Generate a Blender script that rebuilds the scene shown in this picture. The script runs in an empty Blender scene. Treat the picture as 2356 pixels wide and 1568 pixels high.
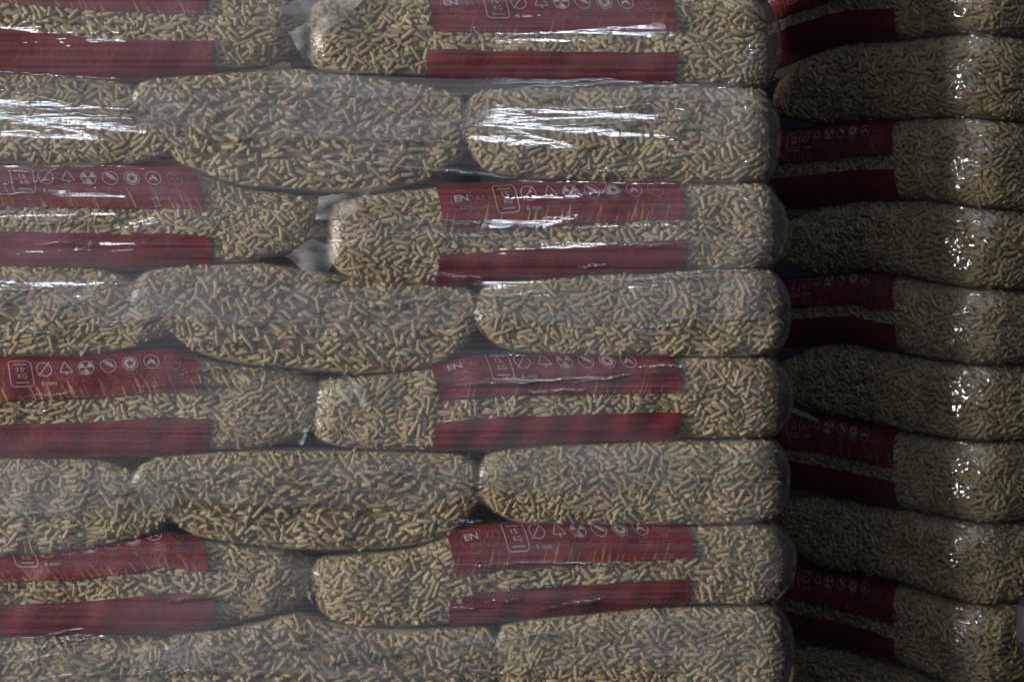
import bpy, math, random
import numpy as np
from mathutils import Matrix, Vector

random.seed(7)
RNG = np.random.default_rng(11)
SC = bpy.context.scene
COL = SC.collection

# ------------------------------------------------------------------ camera
DIST = 1.85
cam_d = bpy.data.cameras.new("camera")
cam_d.lens = 50.0
cam_d.sensor_width = 36.0
cam_d.clip_start = 0.05
cam_d.clip_end = 100.0
cam = bpy.data.objects.new("camera", cam_d)
cam.location = (0, -DIST, 0)
cam.rotation_euler = (math.radians(90), 0, 0)
COL.objects.link(cam)
SC.camera = cam

# ------------------------------------------------------------------ light
world = bpy.data.worlds.new("World")
SC.world = world
world.use_nodes = True
bg = world.node_tree.nodes["Background"]
bg.inputs[0].default_value = (0.62, 0.72, 1.0, 1)
bg.inputs[1].default_value = 0.004

def area(name, loc, target, sx, sy, power, col):
    d = bpy.data.lights.new(name, 'AREA')
    d.shape = 'RECTANGLE'
    d.size, d.size_y = sx, sy
    d.energy = power
    d.color = col
    o = bpy.data.objects.new(name, d)
    o.location = loc
    o.rotation_euler = (Vector(target) - Vector(loc)).to_track_quat('-Z', 'Y').to_euler()
    COL.objects.link(o)
    return o

# hall lighting: a broad bright opening to the left, ceiling glow, narrow strip lamps
area("hall_light", (-9.2, -3.5, 0.85), (-0.1, 0, 0), 4.0, 1.2, 1560, (1.0, 0.955, 0.865))
area("ceiling_light", (1.0, -2.5, 3.2), (0.0, 0, 0.0), 4.0, 2.4, 17, (0.78, 0.90, 1.0))
area("strip_lamp", (0.20, -2.4, 0.66), (0.1, 0, 0.2), 0.55, 0.026, 3.6, (0.84, 0.91, 1.0))
area("strip_lamp", (-1.60, -2.4, 0.66), (-0.6, 0, 0.2), 0.90, 0.026, 5.8, (0.84, 0.91, 1.0))
area("strip_lamp", (0.72, -1.2, 3.0), (0.7, 0.1, 0.0), 0.05, 0.4, 2.4, (0.95, 0.97, 1.0))
area("strip_lamp", (1.06, -1.2, 3.0), (0.7, 0.1, 0.0), 0.05, 0.4, 2.4, (0.95, 0.97, 1.0))

SC.view_settings.view_transform = 'Standard'
SC.view_settings.look = 'None'
SC.view_settings.exposure = 0.0
SC.view_settings.gamma = 1.0
SC.cycles.transparent_max_bounces = 32
SC.cycles.max_bounces = 8
SC.cycles.filter_width = 1.7
SC.cycles.caustics_reflective = False
SC.cycles.caustics_refractive = False
SC.cycles.sample_clamp_indirect = 4.0

# ------------------------------------------------------------------ materials
def newmat(name):
    m = bpy.data.materials.new(name)
    m.use_nodes = True
    nt = m.node_tree
    nt.nodes.clear()
    out = nt.nodes.new("ShaderNodeOutputMaterial")
    return m, nt, out

def nd(nt, kind, **kw):
    n = nt.nodes.new("ShaderNode" + kind)
    for k, v in kw.items():
        if k.startswith("_"):
            setattr(n, k[1:], v)
        else:
            n.inputs[k.replace("__", " ")].default_value = v
    return n

def lk(nt, a, b):
    nt.links.new(a, b)

def math_node(nt, op, a, b=None, clamp=False):
    n = nt.nodes.new("ShaderNodeMath")
    n.operation = op
    n.use_clamp = clamp
    for i, v in enumerate((a, b)):
        if v is None:
            continue
        if isinstance(v, (int, float)):
            n.inputs[i].default_value = v
        else:
            nt.links.new(v, n.inputs[i])
    return n.outputs[0]

def noise(nt, scale_vec, detail=3.0, rough=0.55, offset=(0, 0, 0), scale=1.0, coord="Object"):
    tc = nt.nodes.new("ShaderNodeTexCoord")
    mp = nt.nodes.new("ShaderNodeMapping")
    mp.inputs["Scale"].default_value = scale_vec
    mp.inputs["Location"].default_value = offset
    nt.links.new(tc.outputs[coord], mp.inputs["Vector"])
    n = nt.nodes.new("ShaderNodeTexNoise")
    n.inputs["Scale"].default_value = scale
    n.inputs["Detail"].default_value = detail
    n.inputs["Roughness"].default_value = rough
    nt.links.new(mp.outputs[0], n.inputs["Vector"])
    return n.outputs["Fac"]

def ramp(nt, fac, stops):
    r = nt.nodes.new("ShaderNodeValToRGB")
    els = r.color_ramp.elements
    while len(els) < len(stops):
        els.new(0.5)
    for e, (p, c) in zip(els, stops):
        e.position = p
        e.color = c if len(c) == 4 else (*c, 1)
    nt.links.new(fac, r.inputs[0])
    return r.outputs[0]

def mat_pellet():
    m, nt, out = newmat("wood_pellet")
    geo = nd(nt, "NewGeometry")
    oi = nd(nt, "ObjectInfo")
    r = math_node(nt, 'FRACT', math_node(nt, 'ADD', geo.outputs["Random Per Island"], oi.outputs["Random"]))
    c = ramp(nt, r, [(0.0, (0.46, 0.36, 0.205)), (0.25, (0.55, 0.455, 0.275)),
                     (0.55, (0.60, 0.505, 0.315)), (0.82, (0.66, 0.565, 0.365)), (0.95, (0.60, 0.45, 0.255)), (1.0, (0.52, 0.37, 0.20))])
    n = noise(nt, (900, 900, 900), 3)
    mul = ramp(nt, n, [(0.3, (0.72, 0.70, 0.66)), (0.7, (1.08, 1.06, 1.02))])
    mx = nt.nodes.new("ShaderNodeMix"); mx.data_type = 'RGBA'; mx.blend_type = 'MULTIPLY'
    mx.inputs[0].default_value = 1.0
    lk(nt, c, mx.inputs[6]); lk(nt, mul, mx.inputs[7])
    pos = nt.nodes.new("ShaderNodeTexNoise"); pos.inputs["Scale"].default_value = 14.0; pos.inputs["Detail"].default_value = 3.0
    lk(nt, geo.outputs["Position"], pos.inputs["Vector"])
    dust = ramp(nt, pos.outputs["Fac"], [(0.3, (0.84, 0.82, 0.78)), (0.68, (1.04, 1.03, 1.02))])
    mx3 = nt.nodes.new("ShaderNodeMix"); mx3.data_type = 'RGBA'; mx3.blend_type = 'MULTIPLY'
    mx3.inputs[0].default_value = 1.0
    lk(nt, mx.outputs[2], mx3.inputs[6]); lk(nt, dust, mx3.inputs[7])
    mx = mx3
    b = nd(nt, "BsdfPrincipled", Roughness=0.62)
    b.inputs["Specular IOR Level"].default_value = 0.35
    lk(nt, mx.outputs[2], b.inputs["Base Color"])
    bm = nd(nt, "Bump", Strength=0.35, Distance=0.0006)
    lk(nt, n, bm.inputs["Height"]); lk(nt, bm.outputs[0], b.inputs["Normal"])
    lk(nt, b.outputs[0], out.inputs[0])
    return m

def mat_core():
    m, nt, out = newmat("pellet_dust_core")
    n = noise(nt, (260, 260, 260), 3)
    c = ramp(nt, n, [(0.3, (0.24, 0.185, 0.115)), (0.7, (0.42, 0.335, 0.215))])
    b = nd(nt, "BsdfDiffuse")
    lk(nt, c, b.inputs[0]); lk(nt, b.outputs[0], out.inputs[0])
    return m

def mat_film(name, veil, veil_col, rough, spec, bump_parts, veil_scale=(6, 6, 14), tint=(0.97, 0.97, 0.97), vlo=0.35, vhi=0.72, bdetail=2.5):
    """clear plastic film: transparent, a glossy coat, a milky veil in patches"""
    m, nt, out = newmat(name)
    tr = nd(nt, "BsdfTransparent"); tr.inputs[0].default_value = (*tint, 1)
    gl = nd(nt, "BsdfAnisotropic" if False else "BsdfGlossy", Roughness=rough)
    gl.inputs[0].default_value = (0.95, 0.97, 1.0, 1)
    h = None
    for (sv, w, off) in bump_parts:
        n = noise(nt, sv, bdetail, 0.5, off)
        t = math_node(nt, 'MULTIPLY', n, w)
        h = t if h is None else math_node(nt, 'ADD', h, t)
    bm = nd(nt, "Bump", Strength=1.0, Distance=1.0)
    lk(nt, h, bm.inputs["Height"])
    lk(nt, bm.outputs[0], gl.inputs["Normal"])
    lw = nd(nt, "LayerWeight", Blend=0.5)
    f = math_node(nt, 'ADD', math_node(nt, 'MULTIPLY', math_node(nt, 'POWER', lw.outputs["Facing"], 4.5), 0.85), 0.055)
    f = math_node(nt, 'MULTIPLY', f, spec, clamp=True)
    f = math_node(nt, 'MINIMUM', f, 0.75)
    mx = nd(nt, "MixShader")
    lk(nt, f, mx.inputs[0]); lk(nt, tr.outputs[0], mx.inputs[1]); lk(nt, gl.outputs[0], mx.inputs[2])
    df = nd(nt, "BsdfDiffuse"); df.inputs[0].default_value = (*veil_col, 1)
    vn = noise(nt, veil_scale, 4, 0.6, (3.1, 1.7, 9.2))
    v2 = noise(nt, (3.0, 3.0, 260), 3, 0.6, (1.1, 2.7, 0.2))
    vs = math_node(nt, 'ADD', math_node(nt, 'MULTIPLY', vn, 0.62), math_node(nt, 'MULTIPLY', v2, 0.38))
    mr = nd(nt, "MapRange"); mr.inputs[1].default_value = vlo; mr.inputs[2].default_value = vhi
    mr.inputs[3].default_value = 0.15 * veil; mr.inputs[4].default_value = veil
    lk(nt, vs, mr.inputs[0])
    mx2 = nd(nt, "MixShader")
    lk(nt, mr.outputs[0], mx2.inputs[0]); lk(nt, mx.outputs[0], mx2.inputs[1]); lk(nt, df.outputs[0], mx2.inputs[2])
    lk(nt, mx2.outputs[0], out.inputs[0])
    return m

def mat_red():
    m, nt, out = newmat("red_print")
    uv = nd(nt, "UVMap")
    sep = nd(nt, "SeparateXYZ"); lk(nt, uv.outputs[0], sep.inputs[0])
    n1 = noise(nt, (45, 45, 45), 4)
    c = ramp(nt, n1, [(0.3, (0.128, 0.012, 0.013)), (0.55, (0.170, 0.016, 0.016)), (0.75, (0.215, 0.024, 0.020))])
    # worn, creased print along the lower rim: slivers where the straw colour shows through
    sl = nd(nt, "Attribute", _attribute_name="slant")
    xx = math_node(nt, 'ADD', math_node(nt, 'MULTIPLY', sep.outputs[0], 62.0), math_node(nt, 'MULTIPLY', math_node(nt, 'MULTIPLY', sep.outputs[1], 5.5), sl.outputs["Fac"]))
    cmb = nd(nt, "CombineXYZ"); lk(nt, xx, cmb.inputs[0]); lk(nt, math_node(nt, 'MULTIPLY', sep.outputs[1], 1.3), cmb.inputs[1])
    n2 = nt.nodes.new("ShaderNodeTexNoise"); n2.inputs["Scale"].default_value = 1.0; n2.inputs["Detail"].default_value = 4
    n2.inputs["Distortion"].default_value = 0.35
    lk(nt, cmb.outputs[0], n2.inputs["Vector"])
    edge = math_node(nt, 'SUBTRACT', 0.85, math_node(nt, 'MULTIPLY', sep.outputs[1], 2.0))
    w = math_node(nt, 'ADD', math_node(nt, 'MULTIPLY', edge, 0.16), n2.outputs["Fac"])
    msk = ramp(nt, w, [(0.655, (0, 0, 0)), (0.76, (0.75, 0.75, 0.75))])
    attr = nd(nt, "Attribute", _attribute_name="wear")
    msk = math_node(nt, 'MULTIPLY', msk, attr.outputs["Fac"])
    mx = nt.nodes.new("ShaderNodeMix"); mx.data_type = 'RGBA'
    lk(nt, msk, mx.inputs[0]); lk(nt, c, mx.inputs[6]); mx.inputs[7].default_value = (0.50, 0.34, 0.17, 1)
    b = nd(nt, "BsdfPrincipled", Roughness=0.42)
    b.inputs["Specular IOR Level"].default_value = 0.25
    bm = nd(nt, "Bump", Strength=0.6, Distance=0.002)
    n3 = noise(nt, (120, 120, 120), 2)
    lk(nt, n3, bm.inputs["Height"]); lk(nt, bm.outputs[0], b.inputs["Normal"])
    lk(nt, mx.outputs[2], b.inputs["Base Color"]); lk(nt, b.outputs[0], out.inputs[0])
    return m

def mat_plain(name, col, rough, var=0.12, scale=60):
    m, nt, out = newmat(name)
    n = noise(nt, (scale,) * 3, 3)
    lo = tuple(x * (1 - var) for x in col); hi = tuple(min(1, x * (1 + var)) for x in col)
    c = ramp(nt, n, [(0.3, lo), (0.7, hi)])
    b = nd(nt, "BsdfPrincipled", Roughness=rough)
    lk(nt, c, b.inputs["Base Color"]); lk(nt, b.outputs[0], out.inputs[0])
    return m

M_PELLET = mat_pellet()
M_CORE = mat_core()
M_BAG2 = mat_film("clear_bag_film_far", 0.05, (0.62, 0.64, 0.68), 0.10, 0.3,
                  [((70, 70, 70), 0.0022, (0, 0, 0)), ((260, 260, 260), 0.0004, (5, 1, 2))])
M_BAG = mat_film("clear_bag_film", 0.08, (0.62, 0.64, 0.68), 0.12, 0.30,
                 [((70, 70, 70), 0.0022, (0, 0, 0)), ((260, 260, 260), 0.0004, (5, 1, 2))])
M_WRAP = mat_film("stretch_film", 0.16, (0.60, 0.64, 0.76), 0.03, 1.5,
                  [((24, 24, 480), 0.00009, (0, 0, 0)), ((5, 5, 70), 0.0005, (4, 2, 7)), ((90, 90, 200), 0.00005, (2, 2, 2))],
                  veil_scale=(3.0, 3.0, 9.0), vlo=0.40, vhi=0.68)
M_WRAP2 = mat_film("crinkled_stretch_film", 0.05, (0.60, 0.64, 0.76), 0.012, 1.6,
                   [((80, 80, 90), 0.0034, (0, 0, 0)), ((22, 22, 30), 0.0065, (4, 2, 7))], veil_scale=(3.0, 3.0, 9.0), bdetail=0.0)
M_RIDGE = mat_film("film_ridge", 0.08, (0.60, 0.64, 0.76), 0.09, 3.0,
                   [((60, 60, 200), 0.0001, (0, 0, 0))], veil_scale=(20.0, 20.0, 9.0))
M_FOLD = mat_film("folded_bag_film", 0.15, (0.62, 0.65, 0.70), 0.25, 0.35,
                  [((40, 40, 120), 0.0020, (0, 0, 0))], veil_scale=(14, 14, 40))
M_FLAP = mat_film("crumpled_flap_film", 0.33, (0.42, 0.45, 0.47), 0.35, 0.4,
                  [((60, 60, 60), 0.0010, (0, 0, 0))], veil_scale=(30, 30, 30), vlo=0.1, vhi=0.5)
M_RED = mat_red()
M_PRINT = mat_plain("pale_print", (0.42, 0.36, 0.38), 0.5, 0.1)
M_PRINT_DIM = mat_plain("thin_pale_print", (0.25, 0.135, 0.145), 0.5, 0.1)
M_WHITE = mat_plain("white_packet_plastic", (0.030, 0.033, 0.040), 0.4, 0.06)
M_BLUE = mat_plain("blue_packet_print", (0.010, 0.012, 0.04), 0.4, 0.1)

# ------------------------------------------------------------------ mesh helpers
def mesh_from(name, verts, faces, mats, smooth=True, mat_idx=None):
    me = bpy.data.meshes.new(name)
    me.from_pydata([tuple(v) for v in verts], [], [tuple(f) for f in faces])
    for m in mats:
        me.materials.append(m)
    if smooth:
        me.polygons.foreach_set("use_smooth", [True] * len(me.polygons))
    if mat_idx is not None:
        me.polygons.foreach_set("material_index", mat_idx)
    me.update()
    return me

def link(name, data, parent=None, **props):
    o = bpy.data.objects.new(name, data)
    COL.objects.link(o)
    if parent is not None:
        o.parent = parent
    for k, v in props.items():
        o[k] = v
    return o

def grid_faces(nu, nv, wrap=False):
    f = []
    for i in range(nu if wrap else nu - 1):
        i2 = (i + 1) % nu
        for j in range(nv - 1):
            f.append((i * nv + j, i2 * nv + j, i2 * nv + j + 1, i * nv + j + 1))
    return f

# ------------------------------------------------------------------ picture measure -> metres on the stack's face
S = DIST * 36 / 50 / 2356.0
def PX(px, y=0.0):
    return (px - 1178.0) * S * (1 + y / DIST)
def PZ(py, y=0.0):
    return (784.0 - py) * S * (1 + y / DIST)

def curve(pts, y=0.03, sm=0.012):
    """smooth height curve through measured points"""
    xs = np.array([PX(p[0], y) for p in pts]); zs = np.array([PZ(p[1], y) for p in pts])
    g = np.linspace(xs[0] - 0.05, xs[-1] + 0.05, 600)
    v = np.interp(g, xs, zs)
    k = max(1, int(sm / (g[1] - g[0])))
    ker = np.exp(-0.5 * (np.arange(-3 * k, 3 * k + 1) / k) ** 2); ker /= ker.sum()
    v = np.convolve(np.pad(v, 3 * k, mode='edge'), ker, mode='valid')
    return lambda x: np.interp(x, g, v)

# ------------------------------------------------------------------ pellet packing, one tileable patch
PR = 0.0032
TW, TH, RES = 0.96, 0.48, 0.00075
def pack():
    W, H = int(TW / RES), int(TH / RES)
    occ = np.zeros((H, W), bool)
    stamps = {}
    def stamp(L, a):
        key = (L, a)
        if key not in stamps:
            l = max(0.0, L - 2 * PR * 0.35) / 2; ang = a * math.pi / 24
            n = int((L / 2 + PR) / RES) + 2
            yy, xx = np.mgrid[-n:n + 1, -n:n + 1] * RES
            t = xx * math.cos(ang) + yy * math.sin(ang); d = -xx * math.sin(ang) + yy * math.cos(ang)
            ins = (np.abs(t) <= L / 2) & (np.abs(d) <= PR * 0.97)
            iy, ix = np.nonzero(ins)
            stamps[key] = (iy - n, ix - n)
        return stamps[key]
    res = []
    plan = [(0.023, 1200, .05), (0.018, 4500, .08), (0.0145, 9000, .10), (0.0115, 16000, .16), (0.0088, 18000, .20), (0.0064, 18000, .26)]
    for L, n, lim in plan:
        for _ in range(n):
            ix, iy = random.randrange(W), random.randrange(H)
            if occ[iy, ix]:
                continue
            if random.random() < 0.6:
                a = int(round(random.gauss(0, 5))) % 24
            else:
                a = random.randrange(24)
            dy, dx = stamp(L, a)
            yy = (iy + dy) % H; xx = (ix + dx) % W
            if occ[yy, xx].mean() < lim:
                occ[yy, xx] = True
                end = L < 0.008
                res.append((ix * RES, iy * RES, a * math.pi / 24 + random.gauss(0, .04), L * random.uniform(.92, 1.06) if not end else random.uniform(.008, .014), 1.0 if end else 0.0))
    return np.array(res)
PACK = pack()

NS = 6
def cyl_template():
    v = []
    for k, z in enumerate((-0.5, 0.5)):
        for i in range(NS):
            a = 2 * math.pi * i / NS
            v.append((math.cos(a), math.sin(a), z))
    return np.array(v)
CYL = cyl_template()
CYL_LOOPS = []
for i in range(NS):
    j = (i + 1) % NS
    CYL_LOOPS.append([i, j, NS + j, NS + i])
CYL_LOOPS.append(list(range(NS))[::-1])
CYL_LOOPS.append([NS + i for i in range(NS)])

def pellets_mesh(name, pos, ax, L, rad, core_v=None, core_f=None):
    """all given pellets joined into one mesh (with the dusty core behind them)"""
    n = len(pos)
    up = np.where(np.abs(ax[:, 2:3]) < 0.9, np.array([[0, 0, 1.0]]), np.array([[1.0, 0, 0]]))
    e1 = np.cross(ax, up); e1 /= np.linalg.norm(e1, axis=1, keepdims=True)
    e2 = np.cross(ax, e1)
    V = (pos[:, None, :] + e1[:, None, :] * (CYL[None, :, 0:1] * rad[:, None, None])
         + e2[:, None, :] * (CYL[None, :, 1:2] * rad[:, None, None])
         + ax[:, None, :] * (CYL[None, :, 2:3] * L[:, None, None])).reshape(-1, 3)
    lt = np.concatenate([np.array(f) for f in CYL_LOOPS])
    sizes = np.array([len(f) for f in CYL_LOOPS])
    nv = 2 * NS
    loops = (lt[None, :] + (np.arange(n) * nv)[:, None]).reshape(-1)
    psz = np.tile(sizes, n)
    flat = np.tile(np.array([False] * NS + [True, True]), n)
    midx = np.zeros(len(psz), int)
    if core_v is not None:
        base = len(V)
        V = np.concatenate([V, core_v])
        cf = np.array(core_f) + base
        loops = np.concatenate([loops, cf.reshape(-1)])
        psz = np.concatenate([psz, np.full(len(cf), 4)])
        flat = np.concatenate([flat, np.zeros(len(cf), bool)])
        midx = np.concatenate([midx, np.ones(len(cf), int)])
    me = bpy.data.meshes.new(name)
    me.vertices.add(len(V)); me.vertices.foreach_set("co", V.reshape(-1).astype(np.float32))
    me.loops.add(len(loops)); me.loops.foreach_set("vertex_index", loops.astype(np.int32))
    me.polygons.add(len(psz))
    st = np.concatenate([[0], np.cumsum(psz)[:-1]])
    me.polygons.foreach_set("loop_start", st.astype(np.int32))
    me.polygons.foreach_set("material_index", midx.astype(np.int32))
    me.update(calc_edges=True)
    me.polygons.foreach_set("use_smooth", ~flat)
    me.materials.append(M_PELLET); me.materials.append(M_CORE)
    me.update()
    return me

PELLET_MESHES = []
for k in range(6):
    ang = random.uniform(0, 6)
    one = pellets_mesh("pellet", np.array([[0, 0, 0.0]]), np.array([[0, 0, 1.0]]), np.array([1.0]), np.array([1.0]))
    PELLET_MESHES.append(one)

# ------------------------------------------------------------------ one bag
PROF_P = 3.2
class Bag:
    """a clear pillow bag of wood pellets; local frame: long face at y=0 looking along -y, right end at x=xr"""
    def __init__(self, label, group, xl, xr, depth, topf, botf, M=Matrix.Identity(4), d0=0.032, n=10.0, seed=0, see=(-1e9, 1e9), endclear=0.0, s_keep=None):
        self.rng = np.random.default_rng(seed + 100)
        self.xl, self.xr, self.depth, self.topf, self.botf, self.d0, self.n = xl, xr, depth, topf, botf, d0, n
        self.M = M
        self.film_mat = M_BAG if group == G1 else M_BAG2
        xc = (xl + xr) / 2
        zc = float((topf(xc) + botf(xc)) / 2); self.zc = zc
        self.root = bpy.data.objects.new("pellet_bag", None)
        self.root.empty_display_size = 0.05
        COL.objects.link(self.root)
        self.off = Vector((xc, depth / 2, float(botf(xc))))
        self.root.matrix_world = M @ Matrix.Translation(self.off)
        self.root["label"] = label; self.root["category"] = "pellet bag"; self.root["group"] = group
        self.ph = self.rng.uniform(0, 6.28, 8); self.fr = self.rng.uniform(18, 60, 8)
        self.am = self.rng.uniform(0.2, 0.5, 8) * 0.0016
        self.build_grid()
        self.see = see
        self.bands = []
        self.endclear = endclear
        self.s_keep = s_keep

    def lump(self, x, z):
        r = 0
        for k in range(0, 8, 2):
            r = r + self.am[k] * np.sin(self.fr[k] * x + 1.7 * self.fr[k + 1] * z + self.ph[k]) + self.am[k + 1] * np.sin(2.2 * self.fr[k + 1] * x - self.fr[k] * z + self.ph[k + 1])
        return r

    def inset(self, zn):
        p = PROF_P
        return self.d0 * (1 - np.power(np.clip(1 - np.abs(zn) ** p, 0, 1), 1 / p))

    def build_grid(self):
        a, b = (self.xr - self.xl) / 2, self.depth / 2
        xc, yc = (self.xl + self.xr) / 2, self.depth / 2
        th = np.linspace(0, 2 * np.pi, 8001)
        # start at the back so that the front is in the middle of the run, going left -> right
        ang = math.pi / 2 + th
        c, s = np.cos(ang), np.sin(ang)
        X = xc + a * np.sign(c) * np.abs(c) ** (2 / self.n)
        Y = yc + b * np.sign(s) * np.abs(s) ** (2 / self.n)
        ds = np.hypot(np.diff(X), np.diff(Y)); cs = np.concatenate([[0], np.cumsum(ds)])
        NU = 200
        sg = np.linspace(0, cs[-1], NU + 1)
        X = np.interp(sg, cs, X)[:-1]; Y = np.interp(sg, cs, Y)[:-1]
        self.per = cs[-1]; self.sg = sg
        tx = np.roll(X, -1) - np.roll(X, 1); ty = np.roll(Y, -1) - np.roll(Y, 1)
        l = np.hypot(tx, ty); nx, ny = ty / l, -tx / l
        self.pn = np.stack([nx, ny], 1)
        NV = 41
        t = np.linspace(-math.pi / 2, math.pi / 2, NV)
        zn = np.sign(t) * np.abs(np.sin(t)) ** (1 / 1.15)
        self.zn = zn
        ins = self.inset(zn)
        G = np.zeros((NU, NV, 3))
        gx = X[:, None] - nx[:, None] * ins[None, :]
        gy = Y[:, None] - ny[:, None] * ins[None, :]
        tp = self.topf(gx); bt = self.botf(gx)
        gz = (tp + bt) / 2 + zn[None, :] * (np.maximum(tp - bt, 0.004) / 2 + 0.0030)
        lm = self.lump(gx + 0.7 * gy, gz)
        gx = gx + nx[:, None] * lm; gy = gy + ny[:, None] * lm
        self.G = np.stack([gx, gy, gz], 2) - np.array(self.off)[None, None, :]
        self.NU, self.NV = NU, NV
        hm = float(np.median(self.topf(X) - self.botf(X))) / 2
        self.hm = hm
        pr = np.concatenate([[0], np.cumsum(np.hypot(np.diff(ins), np.diff(zn) * hm))])
        self.pr = pr - np.interp(0, zn, pr)
        # derivatives
        self.Du = (np.roll(self.G, -1, 0) - np.roll(self.G, 1, 0)) / (2 * self.per / NU)
        self.Dv = np.gradient(self.G, axis=1) / np.gradient(self.pr)[None, :, None]

    def sample(self, A, s, r):
        fu = (s % self.per) / self.per * self.NU
        i0 = np.floor(fu).astype(int) % self.NU; i1 = (i0 + 1) % self.NU; fu = fu - np.floor(fu)
        fv = np.interp(r, self.pr, np.arange(self.NV))
        j0 = np.clip(np.floor(fv).astype(int), 0, self.NV - 2); fv = fv - j0
        fu = fu[:, None]; fv = fv[:, None]
        return (A[i0, j0] * (1 - fu) * (1 - fv) + A[i1, j0] * fu * (1 - fv) + A[i0, j0 + 1] * (1 - fu) * fv + A[i1, j0 + 1] * fu * fv)

    def film(self):
        V = self.G.reshape(-1, 3)
        f = grid_faces(self.NU, self.NV, True)
        me = mesh_from("bag_film", V, f, [self.film_mat])
        return link("bag_film", me, self.root)

    def front(self, x, zn, out=0.0):
        """point on the long face for local x and profile height zn"""
        a, b = (self.xr - self.xl) / 2, self.depth / 2
        xc = (self.xl + self.xr) / 2
        q = np.clip(np.abs((x - xc) / a), 0, 0.999)
        y = b - b * (1 - q ** self.n) ** (1 / self.n)
        y = y + self.inset(zn)
        tp, bt = self.topf(x), self.botf(x)
        z = (tp + bt) / 2 + zn * ((tp - bt) / 2 + 0.0030)
        y = y - self.lump(x + 0.7 * y, z) 
        # outward: mostly -y, leaning up or down with the profile
        e = 0.01
        dy = (self.inset(np.clip(zn + e, -1, 1)) - self.inset(np.clip(zn - e, -1, 1)))
        dz = (np.clip(zn + e, -1, 1) - np.clip(zn - e, -1, 1)) * (tp - bt) / 2
        l = np.hypot(dy, dz)
        ny, nz = -dz / l, dy / l
        return np.stack([x, y + ny * out, z + nz * out], -1) - np.array(self.off)

    def band(self, xb, zb, upper, wear):
        """printed red band. xb: (left,right) x at the open rim, zb: (left,right) zn of that rim; runs over the top (upper) or under"""
        nu, nv = 90, 26
        lim = 0.985 if upper else -0.985
        u = np.linspace(0, 1, nu)[:, None]; v = np.linspace(0, 1, nv)[None, :]
        z0 = zb[0] + (zb[1] - zb[0]) * u + 0.012 * np.sin(u * 17 + self.ph[0]) * np.sin(u * 41 + self.ph[1])
        t0 = np.arcsin(z0); t1 = math.asin(lim)
        zn = np.sin(t0 + (t1 - t0) * v)
        shift = (-0.016 if upper else -0.006) * v ** 1.4
        x = xb[0] + (xb[1] - xb[0]) * u + shift + 0 * v
        P = self.front(x, zn, 0.0014)
        me = mesh_from("printed_band", P.reshape(-1, 3), grid_faces(nu, nv), [M_RED])
        uvl = me.uv_layers.new(name="UVMap")
        uu = np.repeat(np.linspace(0, 1, nu), nv); vv = np.tile(np.linspace(0, 1, nv), nu)
        li = np.zeros(len(me.loops), np.int32); me.loops.foreach_get("vertex_index", li)
        uvl.data.foreach_set("uv", np.stack([uu[li] + self.ph[2], vv[li]], 1).reshape(-1).astype(np.float32))
        at = me.attributes.new("wear", 'FLOAT', 'POINT')
        at.data.foreach_set("value", np.full(len(me.vertices), wear, np.float32))
        at = me.attributes.new("slant", 'FLOAT', 'POINT')
        at.data.foreach_set("value", np.full(len(me.vertices), 1.0 if xb[0] < -0.4 else -1.0, np.float32))
        o = link("printed_band", me, self.root)
        self.bands.append((xb, zb, upper))
        return o

    def marks(self, band_obj, xb, zb):
        """the pale print on the upper band"""
        zg = np.linspace(-1, 1, 400); ig = self.inset(zg)
        rg = np.concatenate([[0], np.cumsum(np.hypot(np.diff(ig), np.diff(zg) * self.hm))])
        for name, (P2, F, mat) in MARKS.items():
            aa, ww = P2[:, 0], P2[:, 1]
            u = aa / 0.319
            z0 = zb[0] + (zb[1] - zb[0]) * u
            r = np.interp(z0, zg, rg) + ww
            ok = r < np.interp(0.965, zg, rg)
            zn = np.interp(np.minimum(r, np.interp(0.968, zg, rg)), zg, rg) * 0 + np.interp(np.minimum(r, np.interp(0.968, zg, rg)), rg, zg)
            t0 = np.arcsin(z0); t1 = math.asin(0.985)
            v = np.clip((np.arcsin(np.clip(zn, -1, 1)) - t0) / (t1 - t0), 0, 1)
            x = xb[0] + (xb[1] - xb[0]) * u - 0.016 * v ** 1.4
            P = self.front(x, zn, 0.0019)
            F2 = [f for f in F if any(ok[i] for i in f)]
            if not F2:
                continue
            used = sorted({i for f in F2 for i in f}); mp = {i: k for k, i in enumerate(used)}
            me = mesh_from(name, P[used], [[mp[i] for i in f] for f in F2], [mat], smooth=False)
            link(name, me, band_obj)

    def seam(self, zn0=-0.10, height=0.0022):
        nu = 160
        x = np.linspace(self.xl + 0.012, self.xr - 0.03, nu)[:, None]
        w = np.array([[-1.0, 0.0, 1.0]])
        z0 = zn0 + 0.05 * np.sin(x * 9 + self.ph[3]) + 0.02 * np.sin(x * 31 + self.ph[4])
        zn = z0 + w * height / self.hm
        P = self.front(x + 0 * w, zn, 0.0)
        P[..., 1] -= 0.001 + 0.0022 * (1 - np.abs(w))
        me = mesh_from("side_seam", P.reshape(-1, 3), grid_faces(nu, 3), [M_FOLD])
        link("side_seam", me, self.root)
        # loose fold of film above the seam
        nv = 14
        v = np.linspace(0, 1, nv)[None, :]
        zt = 0.80 + 0.05 * np.sin(x * 14 + self.ph[5])
        zn = z0 + (zt - z0) * v
        P = self.front(x + 0 * v, np.clip(zn, -.95, .95), 0.0016)
        me = mesh_from("film_fold", P.reshape(-1, 3), grid_faces(nu, nv), [M_FOLD])
        link("film_fold", me, self.root)

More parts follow.
